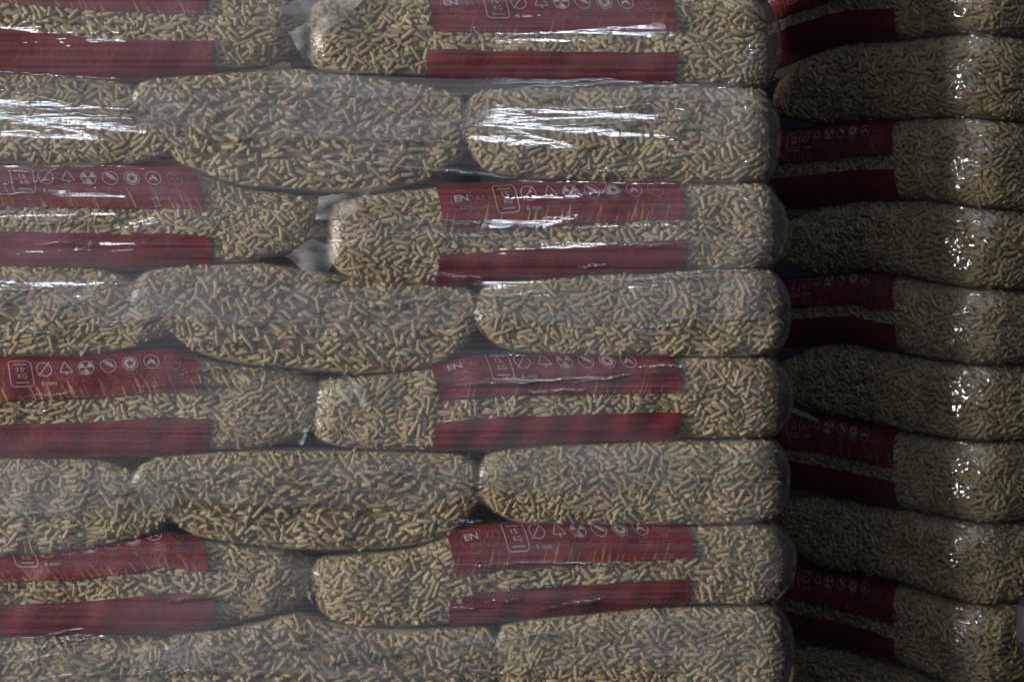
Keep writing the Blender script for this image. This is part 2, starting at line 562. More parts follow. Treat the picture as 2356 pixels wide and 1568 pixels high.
    def fill(self, s_range=None, n_ind=300, vis=None):
        """pellets: the ones that show best as single parts, the rest joined"""
        per = self.per
        # visible run of the perimeter: everything whose plan normal does not look backwards
        fr = np.nonzero(self.pn[:, 1] < 0.55)[0]
        s0, s1 = self.sg[fr[0]], self.sg[fr[-1]]
        if s_range is None:
            # packed between neighbours: only the face and its rounded ends can be seen (and the free end of the load)
            fr = np.nonzero(self.pn[:, 1] < -0.2)[0]
            s0, s1 = self.sg[fr[0]] - 0.05, self.sg[fr[-1]] + (0.22 if self.endclear else 0.05)
        if s_range is not None:
            s0, s1 = s0 + s_range[0], s1 - s_range[1]
        r0, r1 = np.interp(-0.955, self.zn, self.pr), np.interp(0.985, self.zn, self.pr)
        layers = []
        for layer in ((0, 1, 2) if s_range is None else (0, 1)):
            P = PACK.copy()
            ox, oy = self.rng.uniform(0, TW), self.rng.uniform(0, TH)
            if self.rng.random() < 0.5:
                P[:, 0] = TW - P[:, 0]; P[:, 2] = -P[:, 2]
            if self.rng.random() < 0.5:
                P[:, 1] = TH - P[:, 1]; P[:, 2] = -P[:, 2]
            P[:, 0] = (P[:, 0] + ox) % TW; P[:, 1] = (P[:, 1] + oy) % TH
            reps = []
            for k in range(int((s1 - s0) / TW) + 1):
                Q = P.copy(); Q[:, 0] += k * TW; reps.append(Q)
            P = np.concatenate(reps)
            P = P[(P[:, 0] < s1 - s0) & (P[:, 1] < r1 - r0)]
            s = s0 + P[:, 0]; r = r0 + P[:, 1]
            pos = self.sample(self.G, s, r); du = self.sample(self.Du, s, r); dv = self.sample(self.Dv, s, r)
            lu = np.linalg.norm(du, axis=1); lv = np.linalg.norm(dv, axis=1)
            nrm = np.cross(du, dv); nn = np.linalg.norm(nrm, axis=1)
            keep = (self.rng.random(len(P)) < np.clip(lu * lv, 0, 1) * 1.05 + 0.03) & (nn > 1e-6)
            P, pos, du, dv, nrm, nn = P[keep], pos[keep], du[keep], dv[keep], nrm[keep], nn[keep]
            nrm = nrm / nn[:, None]
            du /= np.linalg.norm(du, axis=1, keepdims=True)
            dv2 = np.cross(nrm, du)
            ca, sa = np.cos(P[:, 2])[:, None], np.sin(P[:, 2])[:, None]
            ax = du * ca + dv2 * sa
            n = len(P)
            tilt = self.rng.normal(0, 0.16, n)
            end = P[:, 4] > 0.5
            ax = ax * np.cos(tilt)[:, None] + nrm * np.sin(tilt)[:, None]
            axe = nrm + self.rng.normal(0, 0.28, (n, 3))
            ax[end] = axe[end]
            ax /= np.linalg.norm(ax, axis=1, keepdims=True)
            L = P[:, 3]
            rad = PR * self.rng.uniform(0.93, 1.05, n)
            reach = np.abs((ax * nrm).sum(1)) * L / 2
            dep = rad + 0.0006 + self.rng.uniform(0, 0.0015, n) + reach + 0.0008 * (L / 0.02) ** 2 + (0, 0.0022, 0.0050)[layer]
            # slack, empty film at the free end of the stack
            if self.endclear:
                k = np.clip((nrm[:, 0] - 0.45) / 0.5, 0, 1)
                dep = dep + self.endclear * k * k * (3 - 2 * k)
            pos = pos - nrm * dep[:, None]
            # skip what a printed band hides (keep the worn rim)
            loc = pos + np.array(self.off)
            tp, bt = self.topf(loc[:, 0]), self.botf(loc[:, 0])
            znp = np.clip((loc[:, 2] - (tp + bt) / 2) / np.maximum((tp - bt) / 2, 1e-3), -1, 1)
            hid = np.zeros(n, bool)
            for xb, zb, upper in self.bands:
                u = (loc[:, 0] - xb[0]) / (xb[1] - xb[0])
                zr = zb[0] + (zb[1] - zb[0]) * u
                m = 0.12
                ins = (loc[:, 0] > xb[0] + 0.012) & (loc[:, 0] < xb[1] - 0.026) & (loc[:, 1] < self.depth * .5)
                hid |= ins & ((znp > zr + m) if upper else (znp < zr - m))
            kp = ~hid
            layers.append((pos[kp], ax[kp], L[kp], rad[kp], nrm[kp]))
        # rank the top layer by how large it shows from the camera
        pos, ax, L, rad, nrm = layers[0]
        Mw = np.array(self.root.matrix_world)
        wp = pos @ Mw[:3, :3].T + Mw[:3, 3]; wn = nrm @ Mw[:3, :3].T; wa = ax @ Mw[:3, :3].T
        v = np.array(cam.location)[None, :] - wp; dist = np.linalg.norm(v, axis=1); v /= dist[:, None]
        px = 1178 + wp[:, 0] / (wp[:, 1] + DIST) * (2356 * 50 / 36); py = 784 - wp[:, 2] / (wp[:, 1] + DIST) * (2356 * 50 / 36)
        face = (wn * v).sum(1)
        show = np.clip(face, 0, 1) * (0.4 + np.sqrt(np.clip(1 - (wa * v).sum(1) ** 2, 0, 1)) * L / 0.01)
        inv = (px > 4) & (px < 2352) & (py > 4) & (py < 1564)
        if vis is not None:
            inv &= (px > vis[0]) & (px < vis[1])
        show = np.where(inv & (face > 0.25), show, -1)
        order = np.argsort(-show)
        sel = order[:min(n_ind, int((show > 0).sum()))]
        single = np.zeros(len(pos), bool); single[sel] = True
        rest = [np.concatenate([layers[0][k][~single]] + [q[k] for q in layers[1:]]) for k in range(5)]
        # core sheet behind the pellets
        C = self.G.copy()
        nr = np.cross(self.Du, self.Dv); nr /= np.maximum(np.linalg.norm(nr, axis=2, keepdims=True), 1e-9)
        cc = C - nr * (0.0030 + 0.0070 * np.clip((0.97 - np.abs(self.zn)) / 0.10, 0, 1))[None, :, None]
        if self.endclear:
            k = np.clip((nr[..., 0:1] - 0.45) / 0.5, 0, 1); cc = cc - nr * self.endclear * k * k
        me = pellets_mesh("pellets", rest[0], rest[1], rest[2], rest[3], cc.reshape(-1, 3), grid_faces(self.NU, self.NV, True))
        link("pellets", me, self.root, kind="stuff")
        for k in sel:
            a = Vector(ax[k]); q = Vector((0, 0, 1)).rotation_difference(a)
            o = bpy.data.objects.new("pellet", PELLET_MESHES[k % 6])
            o.parent = self.root
            o.matrix_basis = Matrix.LocRotScale(Vector(pos[k]), q, Vector((rad[k], rad[k], L[k])))
            COL.objects.link(o)

    def zn_of(self, px, py):
        """profile height whose picture position is (px,py), and its x"""
        y = 0.02; zn = 0.0
        for _ in range(8):
            x, z = PX(px, y), PZ(py, y)
            tp, bt = float(self.topf(x)), float(self.botf(x))
            zn = max(-0.97, min(0.97, (z - (tp + bt) / 2) / ((tp - bt) / 2)))
            y = float(self.front(np.array(x), np.array(zn))[1] + self.off[1])
        return x, zn

    def flap(self, pts, y, seed):
        """crumpled sealed end of the bag standing out: pts outline in picture measure"""
        rng = np.random.default_rng(seed)
        y -= 0.008
        P = np.array([(PX(a, y), PZ(b, y)) for a, b in pts])
        P = P.mean(0) + (P - P.mean(0)) * 1.15
        n = 9
        # blend the quad outline into a crumpled grid
        c = P
        V = []
        for i in range(n):
            for j in range(n):
                u, w = i / (n - 1), j / (n - 1)
                q = (1 - u) * (1 - w) * c[0] + u * (1 - w) * c[1] + u * w * c[2] + (1 - u) * w * c[3]
                edge = 1.0 if 0 < i < n - 1 and 0 < j < n - 1 else 0.5
                d = rng.normal(0, 0.0010)
                yy = y + 0.005 * math.sin(u * 7 + seed) * math.cos(w * 6 + seed * 2) + d
                q = q + rng.normal(0, 0.0009, 2)
                V.append((q[0] - self.off[0], yy - self.off[1], q[1] - self.off[2]))
        me = mesh_from("end_flap", V, grid_faces(n, n), [M_FLAP])
        link("end_flap", me, self.root)

# ------------------------------------------------------------------ pale print: shapes in band measure (a along, w up from the rim, metres)
MARKS = {}
def text_shape(txt, cx, cy, h, width=None, bold=0.0, shear=0.0):
    cu = bpy.data.curves.new("lettering", 'FONT')
    cu.body = txt; cu.align_x = 'CENTER'; cu.align_y = 'CENTER'; cu.size = 1.0; cu.resolution_u = 3
    cu.offset = bold; cu.shear = shear
    o = bpy.data.objects.new("lettering", cu); COL.objects.link(o)
    dg = bpy.context.evaluated_depsgraph_get()
    me = bpy.data.meshes.new_from_object(o.evaluated_get(dg))
    V = np.array([v.co[:2] for v in me.vertices]); F = [list(p.vertices) for p in me.polygons]
    bpy.data.objects.remove(o); bpy.data.curves.remove(cu); bpy.data.meshes.remove(me)
    mn, mxx = V.min(0), V.max(0)
    k = h / (mxx[1] - mn[1]) ; kx = k if width is None else width / (mxx[0] - mn[0])
    V = (V - (mn + mxx) / 2) * np.array([kx, k]) + np.array([cx, cy])
    return V, F

def ring(cx, cy, rx, ry, w, n=40, a0=0, a1=2 * math.pi):
    V, F = [], []
    closed = abs(a1 - a0 - 2 * math.pi) < 1e-6
    m = n if closed else n + 1
    for i in range(m):
        a = a0 + (a1 - a0) * i / n
        V.append((cx + (rx - w / 2) * math.cos(a), cy + (ry - w / 2) * math.sin(a)))
        V.append((cx + (rx + w / 2) * math.cos(a), cy + (ry + w / 2) * math.sin(a)))
    for i in range(n):
        j = (i + 1) % m
        F.append([2 * i, 2 * i + 1, 2 * j + 1, 2 * j])
    return np.array(V), F

def strokes(pts, w, closed=False):
    V, F = [], []
    segs = list(zip(pts, pts[1:])) + ([(pts[-1], pts[0])] if closed else [])
    for (x0, y0), (x1, y1) in segs:
        l = math.hypot(x1 - x0, y1 - y0); nx, ny = -(y1 - y0) / l * w / 2, (x1 - x0) / l * w / 2
        m = max(1, int(l / 0.003)); b = len(V)
        for k in range(m + 1):
            x, y = x0 + (x1 - x0) * k / m, y0 + (y1 - y0) * k / m
            V += [(x + nx, y + ny), (x - nx, y - ny)]
        for k in range(m):
            F.append([b + 2 * k, b + 2 * k + 1, b + 2 * k + 3, b + 2 * k + 2])
    return np.array(V), F

def poly(pts):
    pts = np.array(pts); c = pts.mean(0)
    n = len(pts)
    return np.vstack([pts, c]), [[i, (i + 1) % n, n] for i in range(n)]

def merge(*parts):
    V, F, b = [], [], 0
    for v, f in parts:
        V.append(np.asarray(v)); F += [[i + b for i in q] for q in f]; b += len(v)
    return np.vstack(V), F

def mark(name, mat, *parts):
    v, f = merge(*parts)
    v = v * np.array([1.0, 0.88])      # the print runs over the curve, a little drawn in
    MARKS[name] = (v, f, mat)

def rrect(cx, cy, w, h, r):
    pts = []
    for (sx, sy, a0) in ((1, 1, 0), (-1, 1, 90), (-1, -1, 180), (1, -1, 270)):
        for k in range(5):
            a = math.radians(a0 + 22.5 * k)
            pts.append((cx + sx * (w / 2 - r) + r * math.cos(a), cy + sy * (h / 2 - r) + r * math.sin(a)))
    return pts

def build_marks():
    wy = 0.043
    mark("certification_rings", M_PRINT_DIM, ring(0.030, 0.0375, .0150, .0150, .0006, 48), ring(0.053, 0.0405, .0130, .0130, .0006, 48))
    mark("certification_lettering", M_PRINT, text_shape("EN", 0.029, 0.0420, .0082, .0185, .02))
    mark("certification_suffix", M_PRINT_DIM, text_shape("plus", 0.033, 0.0315, .0075, .0150, .004), text_shape("A1", 0.0525, 0.0405, .0068, .0105, .004))
    mark("weight_mark", M_PRINT, strokes(rrect(.0875, .038, .029, .037, .005), .0013, True),
         text_shape("15", .0875, .0435, .0062, .0088, .01), text_shape("KG", .0890, .0343, .0062, .0110, .01),
         strokes([(.0790, .0510), (.0960, .0510)], .0013), strokes([(.0800, .0250), (.0965, .0250)], .0013))
    mark("diameter_mark", M_PRINT, ring(.1180, wy, .0098, .0098, .0012, 36), strokes([(.1090, .0335), (.1268, .0535)], .0013))
    mark("diameter_lettering", M_PRINT, text_shape("6 mm", .1215, .0235, .0062, .0205, .008))
    mark("tree_mark", M_PRINT, strokes([(.1385, .0380), (.1470, .0535), (.1555, .0380)], .0012, True), poly([(.1460, .0375), (.1460, .0345), (.1482, .0345), (.1482, .0375)]))
    rad = [ring(.1740, wy, .0098, .0098, .0010, 36)]
    for k in range(3):
        a0 = math.radians(30 + 120 * k - 0)
        pts = [(.1740 + .0012 * math.cos(a0), wy + .0012 * math.sin(a0))] + [(.1740 + .0088 * math.cos(a0 + math.radians(-30 + 12 * j)), wy + .0088 * math.sin(a0 + math.radians(-30 + 12 * j))) for j in range(6)]
        rad.append(poly(pts))
    rad.append(strokes([(.1655, .0335), (.1830, .0530)], .0009))
    mark("radiation_mark", M_PRINT, *rad)
    leaf = [(.1955 + .0, wy + .0085), (.2010, wy + .0075), (.2065, wy + .003), (.2100, wy - .0035), (.2045, wy - .002), (.1995, wy + .0015)]
    mark("leaf_mark", M_PRINT, ring(.2020, wy, .0098, .0098, .0010, 36), poly(leaf))
    sp = []
    for k in range(10):
        a = math.radians(90 + 36 * k); r = .0058 if k % 2 == 0 else .0024
        sp.append((.2300 + r * math.cos(a), wy + r * math.sin(a)))
    # a disc with a star-shaped opening
    V, F = [], []
    for k in range(10):
        a = math.radians(90 + 36 * k)
        V += [sp[k], (.2300 + .0076 * math.cos(a), wy + .0076 * math.sin(a)),
              (.2300 + .0076 * math.cos(a + math.radians(18)), wy + .0076 * math.sin(a + math.radians(18)))]
    for k in range(10):
        j = (k + 1) % 10
        F += [[3 * k, 3 * k + 1, 3 * k + 2], [3 * k, 3 * k + 2, 3 * j], [3 * k + 2, 3 * j + 1, 3 * j]]
    mark("star_mark", M_PRINT, ring(.2300, wy, .0098, .0098, .0010, 36), (np.array(V), F))
    f = .2580
    mark("flame_mark", M_PRINT, ring(f, wy, .0098, .0098, .0010, 36),
         poly([(f - .006, wy - .005), (f - .0055, wy + .001), (f - .0035, wy - .001), (f - .0005, wy + .0058), (f + .001, wy + .0015), (f + .003, wy + .003), (f + .0058, wy - .0055), (f + .003, wy - .002), (f, wy - .0005), (f - .003, wy - .002)]))
    t = .2860
    mark("tested_mark", M_PRINT_DIM, ring(t, wy - .001, .0098, .0098, .0010, 36), text_shape("TESTED", t, wy - .001, .0040, .0140, .01),
         strokes([(t - .004, wy + .004), (t + .004, wy + .004)], .001), strokes([(t - .001, wy - .006), (t + .001, wy - .006)], .0012))
    caps = [(.1470, ["100% NATURAL", "SOFTWOOD"]), (.1750, ["NON", "RADIATION", "FREE"]), (.2030, ["ECO", "PRODUCT"]), (.2310, ["PREMIUM", "QUALITY"]),
            (.2590, ["HEAT", "EFFICIENTLY", "BURNING"]), (.2875, ["100%", "HIGH QUALITY", "GUARANTEED"])]
    parts = []
    for cx, lines in caps:
        for k, tx in enumerate(lines):
            parts.append(text_shape(tx, cx, .0290 - .0042 * k, .0025, min(.0200, .00185 * len(tx))))
    mark("caption_lettering", M_PRINT_DIM, *parts)
build_marks()

# ------------------------------------------------------------------ the near stack (face at y = 0)
G1 = "pellet bags stacked in the near wrapped pallet load"
G2 = "pellet bags stacked in the far wrapped pallet load"
YR = 0.055
def near_bag(label, xl, xr, top, bot, **kw):
    kw.setdefault("depth", 0.42)
    return Bag(label, G1, PX(xl, 0.03), PX(xr, YR if xr > 1500 else 0.03), topf=curve(top), botf=curve(bot), **kw)

near = []
def labelled(label, xl, xr, top, bot, up, low, flaps=(), wear=1.0, seed=0, left=False):
    b = near_bag(label, xl, xr, top, bot, depth=0.40, seed=seed, endclear=0.0 if left else 0.007)
    b.film()
    # up / low: rim points ((px,py) left, (px,py) right)
    for rim, upper in ((up, True), (low, False)):
        (x1, z1) = b.zn_of(*rim[1])
        if left:
            x0 = x1 - 0.319
            slope = (rim[1][1] - rim[0][1]) / (rim[1][0] - rim[0][0])
            _, za = b.zn_of(*rim[0])
            xa = PX(rim[0][0], 0.01)
            z0 = za + (za - z1) * (xa - x0) / (x1 - xa)
            z0 = max(-0.5, min(0.6, z0))
        else:
            (x0, z0) = b.zn_of(*rim[0])
        ob = b.band((x0, x1), (z0, z1), upper, wear if upper else 0.0)
        if upper:
            b.marks(ob, (x0, x1), (z0, z1))
    b.fill()
    for k, (pts, y) in enumerate(flaps):
        b.flap(pts, y, seed * 7 + k)
    near.append(b)

def plain(label, xl, xr, top, bot, seed=0, seam=-0.10, right=False):
    b = near_bag(label, xl - 34, xr + (0 if right else 34), top, bot, depth=0.40, seed=seed, n=12.0, endclear=0.007 if right else 0.0)
    b.film(); b.seam(seam); b.fill()
    near.append(b)

# the layer above the picture: only its undersides show
plain("plain bag of which only the dark underside shows along the top edge, right of centre", 1080, 1781,
      [(1060, -215), (1500, -225), (1800, -215)], [(1060, -30), (1080, -10), (1200, 2), (1500, 5), (1770, 2), (1800, -4)], seed=30, right=True)
# row 1 (cut by the top of the picture)
labelled("red banded bag cut off by the top left corner, above the brightest film glare", -360, 716,
         [(-360, -40), (0, -36), (480, -30), (600, -18), (690, 10), (718, 60)], [(-360, 150), (0, 165), (250, 185), (490, 168), (600, 156), (660, 138), (700, 112)],
         ((0, 9), (477, 36)), ((0, 65), (492, 92)), seed=1, left=True, wear=1.0)
labelled("red banded bag at the top edge, directly above the large white glare streaks", 688, 1783,
         [(684, 40), (706, 4), (850, -10), (1000, -8), (1500, -3), (1770, -2), (1800, 10)], [(690, 130), (720, 160), (800, 172), (990, 178), (1200, 186), (1550, 194), (1760, 203), (1800, 200)],
         ((997, 73), (1561, 75)), ((986, 112), (1560, 120)),
         flaps=[([(640, 25), (720, -15), (830, 0), (760, 60)], -0.004), ([(670, 75), (740, 40), (765, 70), (705, 140)], -0.010)], seed=2, wear=0.5)
# row 2
plain("plain bag at the left edge with the white glare streaks across its upper half", -330, 440,
      [(-330, 175), (0, 172), (150, 176), (270, 188), (330, 206), (420, 262), (464, 330)], [(-330, 375), (0, 380), (250, 386), (360, 376), (440, 346)], seed=3)
plain("plain sagging bag in the middle of the topmost plain row, upper left end pinched", 318, 1078,
      [(294, 240), (306, 206), (350, 182), (600, 166), (690, 162), (850, 180), (1000, 204), (1060, 218), (1092, 240), (1104, 330)], [(318, 280), (400, 370), (470, 405), (560, 432), (800, 446), (900, 441), (1000, 416), (1060, 378), (1080, 345)], seed=4)
plain("plain bag at the right with the large central white glare on it", 1070, 1781,
      [(1044, 320), (1054, 238), (1090, 216), (1200, 202), (1500, 198), (1760, 207), (1800, 215)], [(1068, 330), (1085, 365), (1110, 395), (1200, 415), (1400, 421), (1700, 423), (1800, 410)], seed=5, right=True)
# row 3
labelled("red banded bag second from top at the left edge, between two plain rows of glare", -340, 774,
         [(-340, 385), (0, 388), (300, 388), (430, 385), (480, 405), (560, 434), (700, 450), (776, 466)], [(-340, 612), (0, 612), (250, 614), (480, 606), (590, 604), (660, 586), (720, 574), (776, 550)],
         ((0, 475), (470, 490)), ((0, 530), (487, 543)), seed=6, left=True)
labelled("red banded bag second from top on the right, crumpled flaps at its left end", 728, 1797,
         [(726, 500), (745, 468), (850, 450), (1000, 432), (1200, 425), (1500, 426), (1770, 421), (1810, 430)], [(742, 570), (775, 630), (850, 650), (1000, 657), (1150, 647), (1350, 631), (1570, 621), (1760, 618), (1810, 605)],
         ((1022, 537), (1581, 502)), ((1011, 585), (1580, 549)),
         flaps=[([(730, 500), (740, 455), (842, 445), (800, 505)], -0.006), ([(665, 590), (715, 555), (782, 575), (735, 638)], -0.010)], seed=7)
# row 4
plain("plain bag at the left edge, second plain row from the top", -330, 441,
      [(-330, 615), (0, 612), (100, 610), (200, 613), (270, 626), (315, 644), (420, 690), (465, 724)], [(-330, 826), (0, 823), (205, 818), (325, 803), (393, 770), (441, 738)], seed=8)
plain("plain sagging bag in the middle, second plain row from the top", 318, 1104,
      [(294, 690), (306, 642), (340, 622), (400, 614), (480, 609), (600, 604), (760, 630), (900, 650), (1000, 656), (1080, 660), (1116, 676), (1128, 735)], [(318, 715), (400, 772), (458, 815), (547, 837), (650, 845), (826, 863), (987, 847), (1038, 836), (1072, 808), (1104, 745)], seed=9)
plain("plain bag at the right, second plain row, its left end in a dark gap", 1098, 1803,
      [(1074, 735), (1082, 676), (1110, 656), (1300, 634), (1560, 624), (1770, 620), (1815, 630)], [(1098, 750), (1112, 775), (1150, 803), (1250, 815), (1400, 820), (1700, 822), (1815, 805)], seed=10, right=True)
# row 5
labelled("red banded bag third from top at the left edge with the purple veil", -340, 760,
         [(-340, 830), (0, 825), (200, 823), (330, 810), (410, 806), (470, 825), (560, 842), (700, 856), (764, 884)], [(-340, 1055), (0, 1050), (250, 1045), (475, 1034), (600, 1030), (673, 1012), (720, 992), (764, 960)],
         ((0, 923), (467, 911)), ((0, 974), (480, 962)), seed=11, left=True)
labelled("red banded bag third from top on the right, veiled by hazy stretch film", 690, 1808,
         [(688, 905), (715, 876), (850, 864), (990, 848), (1080, 822), (1150, 820), (1500, 821), (1770, 822), (1820, 835)], [(700, 975), (720, 1003), (760, 1025), (850, 1032), (1000, 1033), (1200, 1021), (1400, 1012), (1560, 1006), (1770, 1006), (1820, 995)],
         ((1011, 926), (1571, 903)), ((1001, 972), (1568, 945)),
         flaps=[([(770, 900), (790, 860), (850, 905), (825, 940)], -0.006), ([(678, 1000), (715, 978), (722, 985), (695, 1024)], -0.006)], seed=12, wear=0.8)
# row 6
plain("plain bag at the left edge, third plain row from the top", -330, 430,
      [(-330, 1055), (0, 1051), (150, 1050), (239, 1055), (284, 1068), (335, 1094), (420, 1132), (454, 1150)], [(-330, 1288), (0, 1279), (171, 1268), (308, 1240), (376, 1217), (430, 1165)], seed=13)
plain("plain sagging bag in the middle, third plain row from the top", 318, 1102,
      [(294, 1120), (306, 1076), (350, 1052), (478, 1039), (600, 1033), (850, 1035), (1000, 1038), (1080, 1044), (1112, 1062), (1126, 1135)], [(318, 1140), (400, 1197), (444, 1230), (513, 1243), (684, 1263), (850, 1265), (953, 1254), (1028, 1234), (1073, 1212), (1102, 1150)], seed=14)
plain("plain bag at the right, third plain row, beside a dark triangular gap", 1106, 1801,
      [(1082, 1130), (1090, 1062), (1120, 1040), (1250, 1022), (1500, 1012), (1770, 1010), (1815, 1020)], [(1106, 1145), (1134, 1177), (1175, 1199), (1226, 1205), (1329, 1206), (1553, 1207), (1815, 1195)], seed=15, right=True)
# row 7
labelled("lowest red banded bag at the left edge, long straw slivers on its print", -340, 736,
         [(-340, 1290), (0, 1282), (171, 1272), (308, 1246), (390, 1222), (444, 1234), (513, 1246), (684, 1268), (738, 1290)], [(-340, 1470), (0, 1457), (300, 1449), (489, 1439), (581, 1422), (684, 1394), (715, 1372), (738, 1345)],
         ((0, 1340), (480, 1317)), ((0, 1389), (495, 1366)), seed=16, left=True)
labelled("lowest red banded bag on the right, clearest white pictograms", 694, 1815,
         [(692, 1310), (715, 1283), (850, 1270), (960, 1258), (1060, 1215), (1130, 1205), (1560, 1208), (1770, 1203), (1825, 1215)], [(700, 1365), (712, 1380), (735, 1413), (805, 1435), (868, 1440), (1021, 1434), (1260, 1408), (1553, 1385), (1770, 1387), (1825, 1375)],
         ((1049, 1326), (1599, 1283)), ((1036, 1374), (1589, 1328)),
         flaps=[([(703, 1362), (708, 1345), (722, 1350), (718, 1385)], -0.004)], seed=17, wear=0.7)
# row 8 (cut by the bottom of the picture)
plain("plain bag in the bottom left corner, fine white streaks across it", -330, 452,
      [(-330, 1475), (0, 1462), (250, 1455), (370, 1459), (440, 1468), (476, 1540)], [(-330, 1680), (0, 1670), (300, 1665), (452, 1570)], seed=18)
plain("plain bag in the middle of the bottom row under the lowest printed bags", 380, 1148,
      [(350, 1520), (358, 1472), (400, 1458), (480, 1447), (600, 1428), (690, 1402), (760, 1425), (900, 1443), (1050, 1440), (1120, 1437), (1165, 1446), (1176, 1530)], [(380, 1540), (450, 1600), (600, 1650), (1000, 1660), (1120, 1600), (1148, 1560)], seed=19, seam=0.05)
plain("plain bag in the bottom row, at the lower right corner of the near load", 1142, 1811,
      [(1114, 1545), (1122, 1450), (1150, 1434), (1270, 1412), (1500, 1391), (1770, 1390), (1822, 1400)], [(1142, 1560), (1170, 1590), (1300, 1605), (1770, 1600), (1822, 1590)], seed=20, right=True)

# ------------------------------------------------------------------ the far stack, turned about 28 degrees
ROT = math.radians(-62)
CX, CY = 0.644, 0.135
MF = Matrix.Translation((CX, CY, 0)) @ Matrix.Rotation(ROT, 4, 'Z')
F_BND = [-112, 82, 283, 483, 667, 846, 1031, 1216, 1400, 1590, 1780]
F_RISE = [0.036, 0.036, 0.037, 0.036, 0.034, 0.032, 0.028, 0.020, 0.014, 0.008, 0.004]
DC = DIST + CY + 0.03
F_Z = [(784 - y) * DC / (2356 * 50 / 36) for y in F_BND]
def far_edge(k):
    z, rise = F_Z[k], F_RISE[k]
    ph = 1.3 * k
    return lambda x: z + rise * np.clip(-np.asarray(x) / 0.26, 0, 1) ** 0.9 + 0.0035 * np.sin(np.asarray(x) * 17 + ph)
def pinch(k):
    """upper and lower curves of a plain bag, closing towards its rear end"""
    tf, bf = far_edge(k), far_edge(k + 1)
    def mid(x): return (tf(x) + bf(x)) / 2
    def q(x): return np.clip((np.asarray(x) + 0.50) / 0.16, 0.03, 1) ** 0.5
    return (lambda x: mid(x) + (tf(x) - mid(x)) * q(x)), (lambda x: mid(x) + (bf(x) - mid(x)) * q(x))
far_labels = [
    "dim red banded bag of the far load, cut off at the top right corner",
    "dim plain bag of the far load, second layer down, two bright dashes near its top",
    "dim red banded bag of the far load, third layer down beside the near load",
    "dim plain bag of the far load, fourth layer down",
    "dim red banded bag of the far load, fifth layer down, half hidden in shade",
    "dim plain bag of the far load, sixth layer down, beside the loose film tail",
    "dim red banded bag of the far load, seventh layer down",
    "dim plain bag of the far load, eighth layer down, above the blue and white packet",
    "dim red banded bag of the far load, lowest of those with print",
    "shadowed plain bag of the far load at the bottom edge, mostly cut off",
]
for k in range(10):
    lab = k % 2 == 0
    if lab:
        b = Bag(far_labels[k], G2, -0.60, 0.0, 0.40, far_edge(k), far_edge(k + 1), M=MF, seed=40 + k, n=7.0, d0=0.046)
        b.film()
        for (z0, z1), upper in (((0.12, 0.10), True), ((-0.22, -0.24), False)):
            ob = b.band((-0.475, -0.156), (z0, z1), upper, 0.6 if upper else 0.0)
            if upper:
                b.marks(ob, (-0.475, -0.156), (z0, z1))
        b.fill(s_range=(0.25, 0.15), vis=(1800, 2356))
    else:
        tf, bf = pinch(k)
        b = Bag(far_labels[k], G2, -0.50, 0.0, 0.60, tf, bf, M=MF, seed=40 + k, n=7.0, d0=0.046)
        b.film()
        b.fill(s_range=(0.30, 0.35), vis=(1800, 2356))

